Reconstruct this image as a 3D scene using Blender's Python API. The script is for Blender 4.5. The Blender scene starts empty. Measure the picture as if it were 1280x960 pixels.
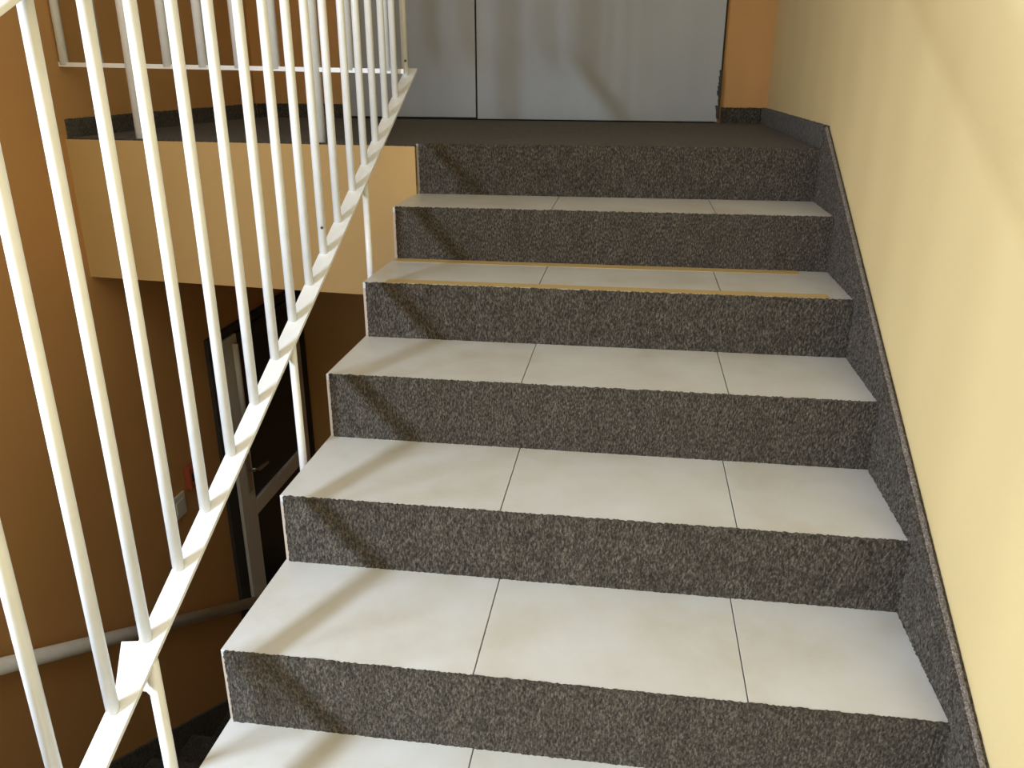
import bpy, bmesh, math, random
from mathutils import Vector, Euler
random.seed(7)
S = bpy.context.scene
COL = S.collection

# ------------------------------------------------------------------ camera
cam_d = bpy.data.cameras.new('camera'); cam = bpy.data.objects.new('camera', cam_d); COL.objects.link(cam)
cam.location = (0.7175, -0.8369, 1.157)
cam.rotation_euler = (1.2081, -0.0006, 0.144)
cam_d.sensor_fit = 'HORIZONTAL'; cam_d.sensor_width = 36.0
cam_d.lens = 1028.69 / 1280 * 36.0
cam_d.clip_start = 0.02
S.camera = cam

# ------------------------------------------------------------------ light
w = bpy.data.worlds.new('sky'); S.world = w; w.use_nodes = True
wb = w.node_tree.nodes['Background']; wb.inputs[0].default_value = (0.75, 0.85, 1, 1); wb.inputs[1].default_value = 1.0

from mathutils import Matrix
def area(name, loc, xdir, facing, sx, sy, power, color):
    d = bpy.data.lights.new(name, 'AREA'); d.shape = 'RECTANGLE'; d.size = sx; d.size_y = sy
    d.energy = power; d.color = color
    o = bpy.data.objects.new(name, d); COL.objects.link(o)
    X = Vector(xdir).normalized(); Zv = -Vector(facing).normalized(); Y = Zv.cross(X)
    m = Matrix((X, Y, Zv)).transposed().to_4x4(); m.translation = Vector(loc); o.matrix_world = m
    return o
# daylight through an assumed left-wall window, sloped for the rail shadow; added overhead fill
area('side_daylight_key', (-1.225, -0.95, 1.01), (0, 0.899, 0.438), (1, 0, 0), 0.90, 0.18, 108, (0.66, 0.81, 1.0))
area('overhead_fill', (0.1, -1.65, 3.2), (1, 0, 0), (0, 0, -1), 1.6, 1.3, 26, (0.75, 0.87, 1.0))  # added fill hung below the closed ceiling

S.view_settings.view_transform = 'Standard'; S.view_settings.look = 'None'
S.view_settings.gamma = 1.0; S.view_settings.use_curve_mapping = False
S.view_settings.exposure = 0.0

# ------------------------------------------------------------------ materials
def mat(name, base, rough=0.5, metallic=0.0, spec=0.5):
    m = bpy.data.materials.new(name); m.use_nodes = True
    b = m.node_tree.nodes['Principled BSDF']
    b.inputs['Base Color'].default_value = (*base, 1); b.inputs['Roughness'].default_value = rough
    b.inputs['Metallic'].default_value = metallic; b.inputs['Specular IOR Level'].default_value = spec
    return m, m.node_tree.nodes, m.node_tree.links, b

def noise(n, l, scale, detail=2, mapscale=None, rough=0.5):
    tc = n.new('ShaderNodeTexCoord'); t = n.new('ShaderNodeTexNoise')
    t.inputs['Scale'].default_value = scale; t.inputs['Detail'].default_value = detail; t.inputs['Roughness'].default_value = rough
    if mapscale:
        mp = n.new('ShaderNodeMapping'); mp.inputs['Scale'].default_value = mapscale
        l.new(tc.outputs['Object'], mp.inputs[0]); l.new(mp.outputs[0], t.inputs['Vector'])
    else:
        l.new(tc.outputs['Object'], t.inputs['Vector'])
    return t

def ramp(n, l, src, stops):
    r = n.new('ShaderNodeValToRGB'); cr = r.color_ramp
    while len(cr.elements) < len(stops): cr.elements.new(0.5)
    for e, (p, c) in zip(cr.elements, stops): e.position = p; e.color = (*c, 1)
    l.new(src, r.inputs[0]); return r

def bump(n, l, b, src, strength, dist):
    bp = n.new('ShaderNodeBump'); bp.inputs['Strength'].default_value = strength; bp.inputs['Distance'].default_value = dist
    l.new(src, bp.inputs['Height']); l.new(bp.outputs[0], b.inputs['Normal'])

def mix(n, l, a, c, fac, mode='MULTIPLY'):
    x = n.new('ShaderNodeMix'); x.data_type = 'RGBA'; x.blend_type = mode; x.inputs['Factor'].default_value = fac
    l.new(a, x.inputs['A']); l.new(c, x.inputs['B']); return x.outputs['Result']

def paint_wall(name, col, var=0.06):
    m, n, l, b = mat(name, col, 0.75, spec=0.25)
    t = noise(n, l, 2.2, 4)
    r = ramp(n, l, t.outputs[0], [(0.3, tuple(c * (1 - var) for c in col)), (0.7, tuple(min(1, c * (1 + var)) for c in col))])
    l.new(r.outputs[0], b.inputs['Base Color'])
    f = noise(n, l, 260, 3); bump(n, l, b, f.outputs[0], 0.25, 0.0015)
    return m

def carpet_mat(name, dark, mid, light):
    m, n, l, b = mat(name, mid, 0.95, spec=0.1)
    t = noise(n, l, 1.0, 3, (300, 300, 115), 0.6)
    r = ramp(n, l, t.outputs[0], [(0.33, dark), (0.5, mid), (0.68, light)])
    t2 = noise(n, l, 1.0, 2, (45, 45, 22))
    r2 = ramp(n, l, t2.outputs[0], [(0.3, (0.72, 0.72, 0.72)), (0.7, (1, 1, 1))])
    l.new(mix(n, l, r.outputs[0], r2.outputs[0], 1.0), b.inputs['Base Color'])
    bump(n, l, b, t.outputs[0], 0.8, 0.004)
    b.inputs['Sheen Weight'].default_value = 0.15
    return m

M = {}
M['yellow'] = paint_wall('yellow_paint', (0.87, 0.685, 0.345), 0.03)
M['orange'] = paint_wall('orange_paint', (0.63, 0.34, 0.13), 0.05)
M['fascia'] = paint_wall('ochre_paint', (0.55, 0.36, 0.15), 0.04)
M['ceiling'] = paint_wall('white_ceiling_paint', (0.78, 0.76, 0.72), 0.02)
M['carpet'] = carpet_mat('needle_felt_carpet', (0.026, 0.021, 0.016), (0.074, 0.062, 0.050), (0.19, 0.165, 0.14))
M['binding'] = carpet_mat('stitched_carpet_binding', (0.10, 0.085, 0.08), (0.22, 0.19, 0.175), (0.40, 0.36, 0.34))

def tile_mat():
    m, n, l, b = mat('cream_stone_tile', (0.66, 0.64, 0.58), 0.38, spec=0.4)
    t = noise(n, l, 5.5, 5, None, 0.6)
    r = ramp(n, l, t.outputs[0], [(0.28, (0.60, 0.57, 0.50)), (0.5, (0.67, 0.66, 0.635)), (0.72, (0.71, 0.715, 0.72))])
    l.new(r.outputs[0], b.inputs['Base Color'])
    return m
M['tile'] = tile_mat()
M['grout'] = mat('grout', (0.20, 0.18, 0.16), 0.9)[0]
M['plaster'] = mat('beige_stair_plaster', (0.55, 0.45, 0.36), 0.8)[0]
M['tape'] = mat('ochre_edge_strip', (0.60, 0.43, 0.19), 0.6)[0]

def enamel():
    m, n, l, b = mat('white_enamel', (0.86, 0.86, 0.83), 0.32, spec=0.5)
    t = noise(n, l, 30, 3); r = ramp(n, l, t.outputs[0], [(0.3, (0.86, 0.86, 0.84)), (0.6, (0.91, 0.91, 0.90))])
    l.new(r.outputs[0], b.inputs['Base Color'])
    f = noise(n, l, 180, 2); bump(n, l, b, f.outputs[0], 0.1, 0.001)
    return m
M['enamel'] = enamel()
def door_paint():
    m, n, l, b = mat('grey_door_paint', (0.40, 0.415, 0.43), 0.45, spec=0.4)
    t = noise(n, l, 1.0, 3, (6, 6, 1.2)); r = ramp(n, l, t.outputs[0], [(0.3, (0.375, 0.39, 0.405)), (0.7, (0.425, 0.44, 0.455))])
    l.new(r.outputs[0], b.inputs['Base Color'])
    return m
M['door'] = door_paint()
M['dark'] = mat('dark_gap', (0.012, 0.012, 0.013), 0.8)[0]
M['chip'] = mat('dark_chipped_edge', (0.05, 0.045, 0.042), 0.8)[0]
M['alu'] = mat('pale_aluminium', (0.82, 0.78, 0.73), 0.45)[0]
M['glass_dark'] = mat('dark_door_glass', (0.018, 0.022, 0.024), 0.35, spec=0.25)[0]
M['steel'] = mat('brushed_steel', (0.55, 0.54, 0.52), 0.35, 0.9)[0]
M['plastic'] = mat('white_plastic', (0.75, 0.74, 0.70), 0.4)[0]
M['red'] = mat('red_plastic', (0.45, 0.10, 0.05), 0.4)[0]
def glass():
    m, n, l, b = mat('window_glass', (1, 1, 1), 0.0)
    b.inputs['Transmission Weight'].default_value = 1.0; b.inputs['IOR'].default_value = 1.05
    return m
M['glass'] = glass()

# ------------------------------------------------------------------ mesh helpers
def obj(name, bm, m, parent=None, smooth=False):
    bmesh.ops.recalc_face_normals(bm, faces=bm.faces)
    me = bpy.data.meshes.new(name); bm.to_mesh(me); bm.free()
    for p in me.polygons: p.use_smooth = smooth
    me.materials.append(m)
    o = bpy.data.objects.new(name, me); COL.objects.link(o)
    if parent: o.parent = parent
    return o

def empty(name, label=None, cat=None, kind=None, group=None):
    o = bpy.data.objects.new(name, None); COL.objects.link(o); o.empty_display_size = 0.1
    if label: o['label'] = label
    if cat: o['category'] = cat
    if kind: o['kind'] = kind
    if group: o['group'] = group
    return o

def struct(name, bm, m, smooth=False):
    o = obj(name, bm, m, None, smooth); o['kind'] = 'structure'; return o

def add_hexa(bm, p):            # p: 8 points, bottom 4 ccw then top 4
    v = [bm.verts.new(q) for q in p]
    for f in ((3, 2, 1, 0), (4, 5, 6, 7), (0, 1, 5, 4), (1, 2, 6, 5), (2, 3, 7, 6), (3, 0, 4, 7)):
        bm.faces.new([v[i] for i in f])
    return v

def add_box(bm, x0, x1, y0, y1, z0, z1):
    add_hexa(bm, [(x0, y0, z0), (x1, y0, z0), (x1, y1, z0), (x0, y1, z0), (x0, y0, z1), (x1, y0, z1), (x1, y1, z1), (x0, y1, z1)])

def box(x0, x1, y0, y1, z0, z1, bev=0.0, seg=1):
    bm = bmesh.new(); add_box(bm, x0, x1, y0, y1, z0, z1)
    if bev: bmesh.ops.bevel(bm, geom=bm.edges[:], offset=bev, segments=seg, affect='EDGES', profile=0.6)
    return bm

def hexa(p, bev=0.0):
    bm = bmesh.new(); add_hexa(bm, p)
    if bev: bmesh.ops.bevel(bm, geom=bm.edges[:], offset=bev, segments=2, affect='EDGES', profile=0.6)
    return bm

def add_tube(bm, pts, r, n=14, caps=True):
    pts = [Vector(p) for p in pts]; rings = []
    for i, p in enumerate(pts):
        a = pts[max(0, i - 1)]; b = pts[min(len(pts) - 1, i + 1)]
        d = (b - a).normalized()
        up = Vector((0, 1, 0)) if abs(d.y) < 0.9 else Vector((1, 0, 0))
        u = d.cross(up).normalized(); v = d.cross(u)
        rr = r[i] if isinstance(r, (list, tuple)) else r
        rings.append([bm.verts.new(p + u * rr * math.cos(2 * math.pi * k / n) + v * rr * math.sin(2 * math.pi * k / n)) for k in range(n)])
    for a, b in zip(rings, rings[1:]):
        for k in range(n): bm.faces.new([a[k], a[(k + 1) % n], b[(k + 1) % n], b[k]])
    if caps:
        bm.faces.new(rings[0][::-1]); bm.faces.new(rings[-1])

def tube(pts, r, n=14):
    bm = bmesh.new(); add_tube(bm, pts, r, n); return bm

def extrude_profile(pts_yz, x0, x1):
    bm = bmesh.new()
    a = [bm.verts.new((x0, y, z)) for y, z in pts_yz]; b = [bm.verts.new((x1, y, z)) for y, z in pts_yz]
    bm.faces.new(a); bm.faces.new(b[::-1]); n = len(a)
    for i in range(n): bm.faces.new([a[i], b[i], b[(i + 1) % n], a[(i + 1) % n]])
    return bm

def carpet_sheet(P, U, V, N, nu, nv, th, amp=0.0012, edge=0.0015):
    """thin felt slab: rough front grid, frayed outline"""
    P, U, V, N = Vector(P), Vector(U), Vector(V), Vector(N).normalized()
    u1, v1 = U.normalized(), V.normalized()
    bm = bmesh.new(); g = []
    for j in range(nv + 1):
        row = []
        for i in range(nu + 1):
            p = P + U * (i / nu) + V * (j / nv) + N * (th + random.uniform(-amp, amp))
            if j == nv: p += v1 * random.uniform(-edge, edge)
            if j == 0: p -= v1 * random.uniform(0, edge)
            if i in (0, nu): p += u1 * random.uniform(-edge, edge) * 0.5
            row.append(bm.verts.new(p))
        g.append(row)
    for j in range(nv):
        for i in range(nu): bm.faces.new([g[j][i], g[j][i + 1], g[j + 1][i + 1], g[j + 1][i]])
    loop = g[0][:] + [g[j][nu] for j in range(1, nv + 1)] + g[nv][-2::-1] + [g[j][0] for j in range(nv - 1, 0, -1)]
    back = []
    for q in loop:
        c = q.co; d = (c - P).dot(N); back.append(bm.verts.new(c - N * d))
    m = len(loop)
    for i in range(m): bm.faces.new([loop[i], back[i], back[(i + 1) % m], loop[(i + 1) % m]])
    bm.faces.new(back[::-1])
    return bm

# ------------------------------------------------------------------ dimensions
YR = [-0.315, 0.0, 0.321, 0.6318, 0.9506, 1.2678, 1.5901, 1.8959]                  # riser planes
Z = [-0.325, -0.168, -0.010, 0.1494, 0.3068, 0.4692, 0.6199, 0.7750, 0.9348]       # floor, treads 1..7, landing
W = 1.281            # stair width up to the wall stringer
XL = -1.247          # left wall
XR = 1.300           # right wall
ZF = 0.9348          # upper landing
ZM = -0.325          # mid landing
ZB = -1.960          # lower hall
CEIL = 3.30
YB = -2.40           # rear wall (behind the camera)
def yback(x): return 3.355 - 0.0667 * x      # wall behind the upper landing (slightly askew)
YLB = 3.75           # back wall of the lower hall
SL = 0.4872          # slope of railing
SW = 0.497           # slope of wall stringer top
def zstr(y): return 0.4726 + SW * (y - 0.834)

# ------------------------------------------------------------------ setting
struct('wall_right', box(XR, XR + 0.12, YB - 0.2, 3.9, ZB, CEIL), M['yellow'])
wy0, wy1 = -1.42, -0.48      # assumed strip window beside the middle landing, sloped to shape the rail shadow
def wlo(y): return 1.01 + SL * (y + 0.95) - 0.13
def whi(y): return 1.01 + SL * (y + 0.95) + 0.13
bm = bmesh.new()
xo = XL - 0.12
add_box(bm, xo, XL, YB - 0.2, wy0, ZB - 0.1, CEIL); add_box(bm, xo, XL, wy1, 4.0, ZB - 0.1, CEIL)
add_hexa(bm, [(xo, wy0, ZB - 0.1), (XL, wy0, ZB - 0.1), (XL, wy1, ZB - 0.1), (xo, wy1, ZB - 0.1), (xo, wy0, wlo(wy0)), (XL, wy0, wlo(wy0)), (XL, wy1, wlo(wy1)), (xo, wy1, wlo(wy1))])
add_hexa(bm, [(xo, wy0, whi(wy0)), (XL, wy0, whi(wy0)), (XL, wy1, whi(wy1)), (xo, wy1, whi(wy1)), (xo, wy0, CEIL), (XL, wy0, CEIL), (XL, wy1, CEIL), (xo, wy1, CEIL)])
struct('wall_left', bm, M['orange'])
bm = bmesh.new()
add_hexa(bm, [(XL, yback(XL), ZF - 0.3), (XR, yback(XR), ZF - 0.3), (XR, yback(XR) + 0.2, ZF - 0.3), (XL, yback(XL) + 0.2, ZF - 0.3),
              (XL, yback(XL), CEIL), (XR, yback(XR), CEIL), (XR, yback(XR) + 0.2, CEIL), (XL, yback(XL) + 0.2, CEIL)])
struct('wall_back', bm, M['orange'])
struct('wall_back_lower', box(XL, XR, YLB, YLB + 0.12, ZB, ZF - 0.1), M['orange'])
struct('ceiling', box(XL, XR, YB, 3.5, CEIL, CEIL + 0.12), M['ceiling'])

struct('wall_rear', box(XL, XR, YB - 0.2, YB, ZB, CEIL), M['yellow'])
win = empty('assumed_window_1', kind='structure')  # unseen window, added around the daylight area light
def wquad(y0, y1, a0, a1, x0, x1):      # piece between two sloping lines offset a0, a1 from the sill
    f = lambda y, a: wlo(y) + a
    return [(x0, y0, f(y0, a0)), (x1, y0, f(y0, a0)), (x1, y1, f(y1, a0)), (x0, y1, f(y1, a0)), (x0, y0, f(y0, a1)), (x1, y0, f(y0, a1)), (x1, y1, f(y1, a1)), (x0, y1, f(y1, a1))]
bm = bmesh.new(); t = 0.02
for a in ((wy0, wy0 + t, 0, 0.26), (wy1 - t, wy1, 0, 0.26), (wy0 + t, wy1 - t, 0, t), (wy0 + t, wy1 - t, 0.26 - t, 0.26)):
    add_hexa(bm, wquad(*a, XL - 0.10, XL - 0.05))
obj('window_frame', bm, M['enamel'], win)
obj('pane', hexa(wquad(wy0 + t, wy1 - t, t, 0.26 - t, XL - 0.08, XL - 0.075)), M['glass'], win)

# floors
bm = bmesh.new()
add_hexa(bm, [(XL, 1.8959, 0.80), (0, 1.8959, 0.80), (0, 3.6, 0.80), (XL, 3.6, 0.80),
              (XL, 1.8959, ZF + 0.006), (0, 1.8959, ZF - 0.003), (0, 3.6, ZF), (XL, 3.6, ZF)])
add_box(bm, 0.0, XR, 1.905, 3.6, 0.80, ZF)
struct('floor', bm, M['carpet'])
# front face of the landing slab over the stairwell
bm = bmesh.new()
x0, x1 = XL, -0.0005
zt0, zt1 = ZF + 0.002, ZF - 0.007
zb0, zb1 = 0.449, 0.415
add_hexa(bm, [(x0, 1.888, zb0), (x1, 1.888, zb1), (x1, 2.10, zb1), (x0, 2.10, zb0), (x0, 1.888, zt0), (x1, 1.888, zt1), (x1, 2.10, zt1 - 0.1), (x0, 2.10, zt0 - 0.1)])
struct('trim_1', bm, M['fascia'])
struct('ceiling_lower', box(XL, XR, 2.08, YLB, 0.55, 0.80), M['orange'])
bm = bmesh.new(); add_box(bm, -0.11, XR, YB, -0.316, ZM - 0.2, ZM); add_box(bm, XL, -0.11, YB, -0.80, ZM - 0.2, ZM)
struct('floor_middle', bm, M['carpet'])
struct('floor_lower', box(XL, XR, YB, YLB, ZB - 0.12, ZB), M['carpet'])

# carpet skirting of the landing
HB = 0.068
struct('baseboard_left', carpet_sheet((XL, 1.90, ZF - 0.004), (0, 3.42 - 1.90, 0), (0, 0, HB + 0.004), (1, 0, 0), 120, 8, 0.010), M['carpet'])
struct('baseboard_right', carpet_sheet((XR, 1.897, ZF - 0.004), (0, yback(XR) - 1.897, 0), (0, 0, HB + 0.004), (-1, 0, 0), 120, 8, 0.018), M['carpet'])
def skirt(x0, x1): return carpet_sheet((x0, yback(x0), ZF - 0.004), (x1 - x0, yback(x1) - yback(x0), 0), (0, 0, HB + 0.004), (-0.0667, -1, 0), 60, 8, 0.010)
struct('baseboard_back', skirt(XL + 0.012, -0.735), M['carpet'])
struct('baseboard_back_right', skirt(1.10, XR - 0.02), M['carpet'])

# ------------------------------------------------------------------ grey double door behind the landing
door = empty('door_1', kind='structure')
def leaf_pts(x0, x1, z0, z1, th, off=0.0):
    f = lambda x: yback(x) - off - th; b = lambda x: yback(x) - off
    return [(x0, f(x0), z0), (x1, f(x1), z0), (x1, b(x1), z0), (x0, b(x0), z0), (x0, f(x0), z1), (x1, f(x1), z1), (x1, b(x1), z1), (x0, b(x0), z1)]
zt = ZF + 2.05
obj('narrow_leaf', hexa(leaf_pts(-0.735, -0.064, ZF + 0.012, zt, 0.034), 0.003), M['door'], door)
wl = obj('wide_leaf', hexa(leaf_pts(-0.056, 1.083, ZF + 0.006, zt, 0.038), 0.003), M['door'], door)
obj('threshold_gap', hexa(leaf_pts(-0.735, 1.070, ZF + 0.001, ZF + 0.014, 0.022), 0), M['dark'], door)
bm = bmesh.new(); add_hexa(bm, leaf_pts(-0.0645, -0.0555, ZF + 0.01, zt, 0.016)); obj('meeting_gap', bm, M['dark'], door)
# worn, chipped edge low on the wide leaf
bm = bmesh.new(); z = ZF + 0.02; prev = None
random.seed(3)
while z < 1.155:
    wdt = random.uniform(0.004, 0.016) * (1.3 if z < 1.02 else 0.8); dz = random.uniform(0.012, 0.03)
    xx = 1.083 - wdt
    add_hexa(bm, [(xx + 0.004, yback(1.08) - 0.0392, z), (1.0895, yback(1.08) - 0.0392, z), (1.0895, yback(1.08) - 0.002, z), (xx + 0.004, yback(1.08) - 0.002, z),
                  (xx, yback(1.08) - 0.0392, z + dz), (1.0895, yback(1.08) - 0.0392, z + dz), (1.0895, yback(1.08) - 0.002, z + dz), (xx, yback(1.08) - 0.002, z + dz)])
    z += dz
o = obj('chipped_edge', bm, M['chip'], wl); o['label'] = 'dark chipped paint along the lower right edge'
# dark architrave line to the right of the leaf
obj('door_jamb', hexa(leaf_pts(1.0835, 1.092, ZF + 0.02, zt, 0.014), 0), M['chip'], door)

# ------------------------------------------------------------------ upper staircase
st = empty('staircase', 'flight of stairs with cream tiled treads and dark carpeted risers beside the yellow wall', 'staircase')
TT, CT = 0.016, 0.009     # tile and carpet thickness
prof = [(YR[0] + CT, ZM - 0.20)]
for j, y in enumerate(YR):
    prof.append((y + CT, Z[j] - TT if j else ZM - 0.001))
    prof.append((y + CT, Z[j + 1] - (TT if j < len(YR) - 1 else 0.0)))
prof[1:2] = []
prof += [(YR[-1] + CT + 0.001, 0.62), (YR[0] + 0.22, ZM - 0.20)]
obj('stair_body', extrude_profile(prof, 0.0, W), M['plaster'], st)
SEAM = 0.4785
for j in range(1, len(YR)):
    y0, y1, z1 = YR[j - 1] + CT, YR[j] + CT, Z[j]
    tr = obj('tread', box(0.002, W - 0.001, y0 + 0.002, y1 - 0.002, z1 - TT, z1 - 0.0035), M['grout'], st)
    cuts = [0.0, SEAM, 2 * SEAM, W]
    for c0, c1 in zip(cuts, cuts[1:]):
        a0 = c0 + (0.0012 if c0 else 0.0); a1 = c1 - (0.0012 if c1 < W else 0.0)
        dz = random.uniform(-0.0004, 0.0004)
        o = obj('tile', box(a0, a1, y0, y1, z1 - TT, z1 + dz, 0.0008), M['tile'], tr)
# ochre strips along the front and the back of one tread
for name, ya, yb, xa, xb in (('edge_strip', 1.2840, 1.3220, 0.060, 1.225), ('edge_strip', 1.5450, 1.5890, 0.012, 1.195)):
    trs = [c for c in st.children if c.name.startswith('tread')]
    o = obj(name, hexa([(xa, ya, Z[6] + 0.0002), (xb, ya, Z[6] + 0.0002), (xb, yb, Z[6] + 0.0002), (xa, yb, Z[6] + 0.0002),
                        (xa, ya, Z[6] + 0.0010), (xb, ya, Z[6] + 0.0010), (xb, yb, Z[6] + 0.0010), (xa, yb, Z[6] + 0.0010)]), M['tape'], trs[5])
    o['label'] = 'ochre strip along the edge of the tread'
random.seed(11)
for j, y in enumerate(YR):
    z0, z1 = Z[j], Z[j + 1]
    n = 320 if j >= 1 else 60
    obj('riser_carpet', carpet_sheet((0.010, y + CT, z0 + 0.0005), (W - 0.011, 0, 0), (0, 0, z1 - z0 + 0.001), (0, -1, 0), n, 38, CT, 0.0013, 0.0016), M['carpet'], st)
# wall stringer carpet with stitched binding
ya, yb = -0.45, 1.897
hgt = 0.34
sc = obj('stringer_carpet', carpet_sheet((XR - 0.001, ya, zstr(ya) - hgt), (0, yb - ya, SW * (yb - ya)), (0, 0, hgt - 0.002), (-1, 0, 0), 440, 58, 0.0185, 0.0030, 0.0006), M['carpet'], st)
bm = bmesh.new(); n = 520; rings = []
for i in range(n + 1):
    y = ya + (yb - ya) * i / n; z = zstr(y) - 0.003
    rr = 0.0054 + random.uniform(-0.0006, 0.0006)
    rings.append([bm.verts.new((XR - 0.0100 + 1.0 * rr * math.cos(a), y, z + rr * 0.8 * math.sin(a))) for a in [2 * math.pi * k / 8 for k in range(8)]])
for a, b in zip(rings, rings[1:]):
    for k in range(8): bm.faces.new([a[k], a[(k + 1) % 8], b[(k + 1) % 8], b[k]])
o = obj('binding', bm, M['binding'], sc); o['label'] = 'paler stitched binding along the carpet edge'

# ------------------------------------------------------------------ stair railing
rl = empty('stair_railing', 'white steel railing climbing the open side of the tiled stairs', 'railing')
def zbar(y): return 0.1521 + SL * y
bx0, bx1 = -0.074, -0.032
ya, yb = -0.9, 2.085
cs = math.cos(math.atan(SL)); th = 0.008 / cs
bar = obj('bottom_rail', hexa([(bx0, ya, zbar(ya) - th), (bx1, ya, zbar(ya) - th), (bx1, yb, zbar(yb) - th), (bx0, yb, zbar(yb) - th),
                         (bx0, ya, zbar(ya)), (bx1, ya, zbar(ya)), (bx1, yb, zbar(yb)), (bx0, yb, zbar(yb))], 0.0012), M['enamel'], rl)
BY = [-0.87 + 0.1197 * k for k in range(8)] + [0.1049, 0.2153, 0.3385, 0.4530, 0.5747, 0.7010, 0.8235, 0.9379, 1.0570, 1.1690, 1.2900, 1.4250, 1.5455, 1.6629, 1.7842, 1.9053, 2.0400]
def zhand(y): return 1.1550 + SL * y
RB = 0.0105
weld = []
for k, y in enumerate(BY):
    b = obj('baluster', tube([(-0.0625, y, zbar(y) - 0.002), (-0.0625, y, zhand(y) + 0.006)], RB, 16), M['enamel'], rl, True)
    if k in (17, 24):       # little dark nick in the enamel
        zz = 0.787 if k == 17 else 1.190
        o = obj('paint_nick', tube([(-0.0585, y - 0.0085, zz), (-0.0570, y - 0.0115, zz + 0.001)], 0.0035, 8), M['chip'], b); o['label'] = 'dark nick in the white enamel'
hx0, hx1, hh = -0.077, -0.032, 0.009
obj('handrail', hexa([(hx0, ya, zhand(ya)), (hx1, ya, zhand(ya)), (hx1, yb, zhand(yb)), (hx0, yb, zhand(yb)),
                      (hx0, ya, zhand(ya) + hh), (hx1, ya, zhand(ya) + hh), (hx1, yb, zhand(yb) + hh), (hx0, yb, zhand(yb) + hh)], 0.0015), M['enamel'], rl)
# bent posts fixed to the side of the stair, running under the bottom rail
for k, (px, y) in enumerate(((-0.040, 0.187), (-0.042, 0.873), (-0.042, 1.477))):
    zt = zbar(y) - 0.008; r = 0.0115 if k == 0 else 0.0095
    p = obj('post', tube([(px, y, zt - 0.45), (px, y, zt)], r, 14), M['enamel'], rl, True)
    if k == 0:
        zt -= 0.012
        obj('stub', tube([(px, y, zt - 0.070), (px - 0.003, y, zt - 0.052), (px - 0.012, y, zt - 0.042), (px - 0.038, y, zt - 0.040), (px - 0.046, y, zt - 0.024), (px - 0.047, y, zt - 0.002)], 0.0095, 12), M['enamel'], p, True)
# small gusset on the outer edge of the bottom rail
g = [(-0.104, 0.208), (-0.073, 0.2115), (-0.073, 0.128)]
bm = bmesh.new()
lo = [bm.verts.new((x, y, zbar(y) - 0.007)) for x, y in g]; hi = [bm.verts.new((x, y, zbar(y) - 0.002)) for x, y in g]
bm.faces.new(lo); bm.faces.new(hi[::-1])
for i in range(3): bm.faces.new([lo[i], lo[(i + 1) % 3], hi[(i + 1) % 3], hi[i]])
obj('gusset', bm, M['enamel'], rl)

# ------------------------------------------------------------------ landing railing
lr = empty('landing_railing', 'white steel railing along the landing edge behind the stair railing', 'railing')
def zrail(x): return 1.1795 - 0.0215 * (x - XL) / 1.2
yl = 1.930
bm = bmesh.new()
x0, x1 = XL + 0.001, -0.036
add_hexa(bm, [(x0, yl - 0.008, zrail(x0) - 0.007), (x1, yl - 0.008, zrail(x1) - 0.007), (x1, yl + 0.008, zrail(x1) - 0.007), (x0, yl + 0.008, zrail(x0) - 0.007),
              (x0, yl - 0.008, zrail(x0) + 0.007), (x1, yl - 0.008, zrail(x1) + 0.007), (x1, yl + 0.008, zrail(x1) + 0.007), (x0, yl + 0.008, zrail(x0) + 0.007)])
obj('bottom_rail', bm, M['enamel'], lr)
add = 0.1262
for k in range(10):
    x = -1.2290 + add * k
    if k in (2, 7): continue
    r = 0.0160 if k else 0.0145
    obj('baluster', tube([(x, yl, zrail(x)), (x, yl, 2.02)], r, 14), M['enamel'], lr, True)
for x in (-0.986, -0.336):
    obj('post', tube([(x, yl, ZF - 0.004), (x, yl, 2.02)], 0.0185, 16), M['enamel'], lr, True)
obj('handrail', box(XL + 0.001, -0.040, yl - 0.012, yl + 0.012, 2.01, 2.045, 0.004), M['enamel'], lr)

# ------------------------------------------------------------------ lower staircase
ls = empty('lower_staircase', 'dark carpeted flight descending along the orange wall below the railing', 'staircase')
n, run, y0 = 10, 0.31, -0.80
rise = (ZM - ZB) / n
x0, x1 = XL + 0.016, -0.115
random.seed(5)
for k in range(1, n):
    zt = ZM - k * rise
    obj('step', box(x0, x1, y0 + (k - 1) * run + 0.001, y0 + k * run, max(zt - 0.40, ZB), zt, 0.004), M['carpet'], ls)
def zlow(y): return ZM - rise * (y - y0) / run + 0.075
o = obj('stringer_carpet', carpet_sheet((XL + 0.0005, y0, zlow(y0) - 0.36), (0, 3.16, -3.16 * rise / run), (0, 0, 0.36), (1, 0, 0), 260, 30, 0.014), M['carpet'], ls)

hr = empty('wall_handrail', 'white flat handrail sloping down the orange wall of the lower flight', 'handrail')
def zw(y): return -0.5796 - 0.5595 * (y - 1.0354)
ya, yb = 0.10, 2.86
obj('rail', tube([(-1.190, ya, zw(ya) - 0.030), (-1.190, yb, zw(yb) - 0.030)], 0.0275, 18), M['enamel'], hr, True)
for y in (0.35, 2.70):
    obj('bracket', tube([(XL + 0.001, y, zw(y) - 0.05), (-1.215, y, zw(y) - 0.05), (-1.199, y, zw(y) - 0.03)], 0.007, 10), M['enamel'], hr, True)

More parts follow.
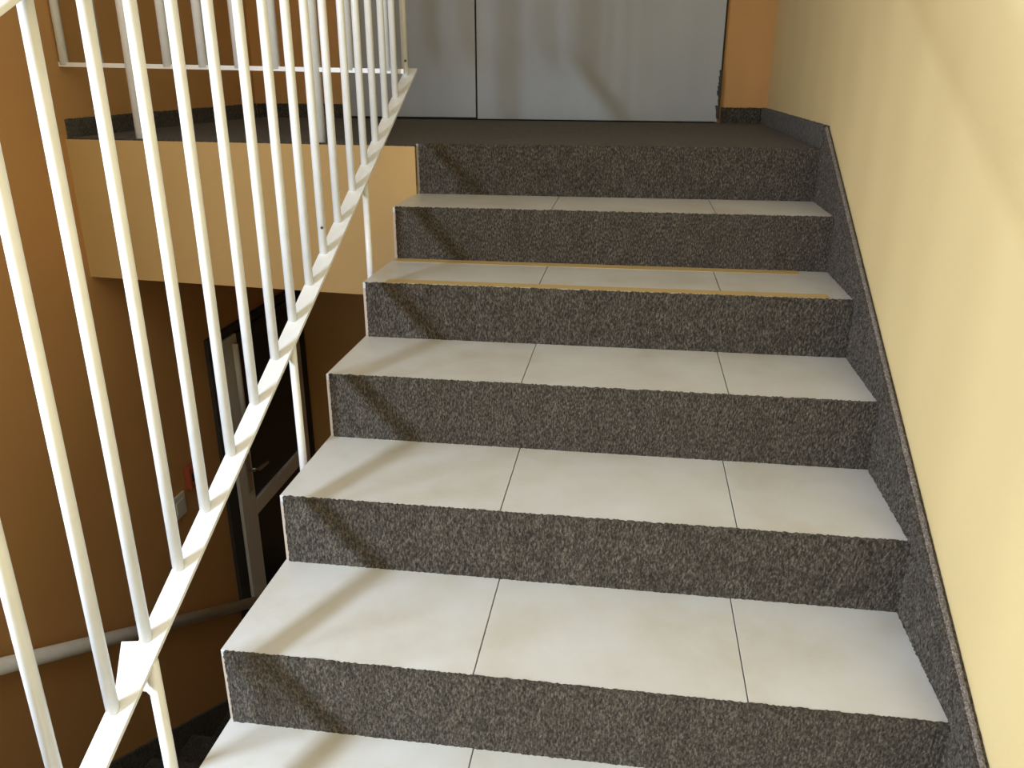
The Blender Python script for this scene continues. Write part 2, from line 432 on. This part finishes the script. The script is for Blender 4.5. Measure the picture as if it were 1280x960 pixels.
# glazed door in the left wall of the lower hall
d2 = empty('door_2', kind='structure')
xw = XL
zdt = -0.055
def dbox(y0, y1, z0, z1, d0, d1, bev=0.002): return box(xw + d0, xw + d1, y0, y1, z0, z1, bev)
fr = bmesh.new()
add_box(fr, xw + 0.0005, xw + 0.020, 2.605, 2.690, ZB, zdt + 0.03); add_box(fr, xw + 0.0005, xw + 0.020, 3.640, 3.735, ZB, zdt + 0.03); add_box(fr, xw + 0.0005, xw + 0.020, 2.690, 3.640, zdt - 0.01, zdt + 0.03)
obj('door_frame', fr, M['chip'], d2)
bm = bmesh.new(); add_box(bm, xw + 0.0005, xw + 0.012, 2.690, 2.712, ZB + 0.01, zdt - 0.01); obj('frame_gap', bm, M['dark'], d2)
obj('stile', dbox(2.712, 2.868, ZB + 0.01, zdt - 0.012, 0.0005, 0.030), M['alu'], d2)
obj('stile', dbox(3.560, 3.636, ZB + 0.01, zdt - 0.012, 0.0005, 0.030), M['alu'], d2)
obj('mid_rail', dbox(2.868, 3.560, -1.100, -1.010, 0.0005, 0.030), M['alu'], d2)
obj('top_rail', dbox(2.868, 3.560, zdt - 0.075, zdt - 0.012, 0.0005, 0.030), M['glass_dark'], d2)
obj('bottom_rail', dbox(2.868, 3.560, ZB + 0.01, ZB + 0.20, 0.0005, 0.030), M['alu'], d2)
obj('glass_pane', dbox(2.868, 3.560, -1.010, zdt - 0.075, 0.0005, 0.012, 0), M['glass_dark'], d2)
obj('glass_pane', dbox(2.868, 3.560, ZB + 0.20, -1.100, 0.0005, 0.012, 0), M['glass_dark'], d2)
ph = obj('upright_bar', tube([(xw + 0.055, 2.80, -0.50), (xw + 0.055, 2.80, -0.10)], 0.015, 12), M['alu'], d2, True)  # pale upright bar in front of the upper stile
hp = obj('door_handle', dbox(2.790, 2.835, -0.93, -0.72, 0.029, 0.040), M['steel'], d2)
obj('lever', tube([(xw + 0.036, 2.812, -0.80), (xw + 0.075, 2.812, -0.80), (xw + 0.088, 2.83, -0.802), (xw + 0.088, 2.93, -0.81)], 0.010, 10), M['steel'], hp, True)

sw = empty('light_switch', 'small white switch plate on the orange wall left of the lower glass door', 'switch')
obj('plate', box(xw + 0.0005, xw + 0.012, 2.135, 2.245, -0.735, -0.625, 0.003), M['plastic'], sw)
obj('rocker', box(xw + 0.011, xw + 0.017, 2.16, 2.22, -0.71, -0.65, 0.002), M['plastic'], sw)
cp = empty('wall_button', 'small dull red box on the orange wall above the white switch plate', 'button')
obj('housing', box(xw + 0.0005, xw + 0.03, 2.275, 2.345, -0.64, -0.53, 0.004), M['red'], cp)
obj('push_plate', box(xw + 0.029, xw + 0.033, 2.292, 2.328, -0.605, -0.565, 0.001), M['chip'], cp)
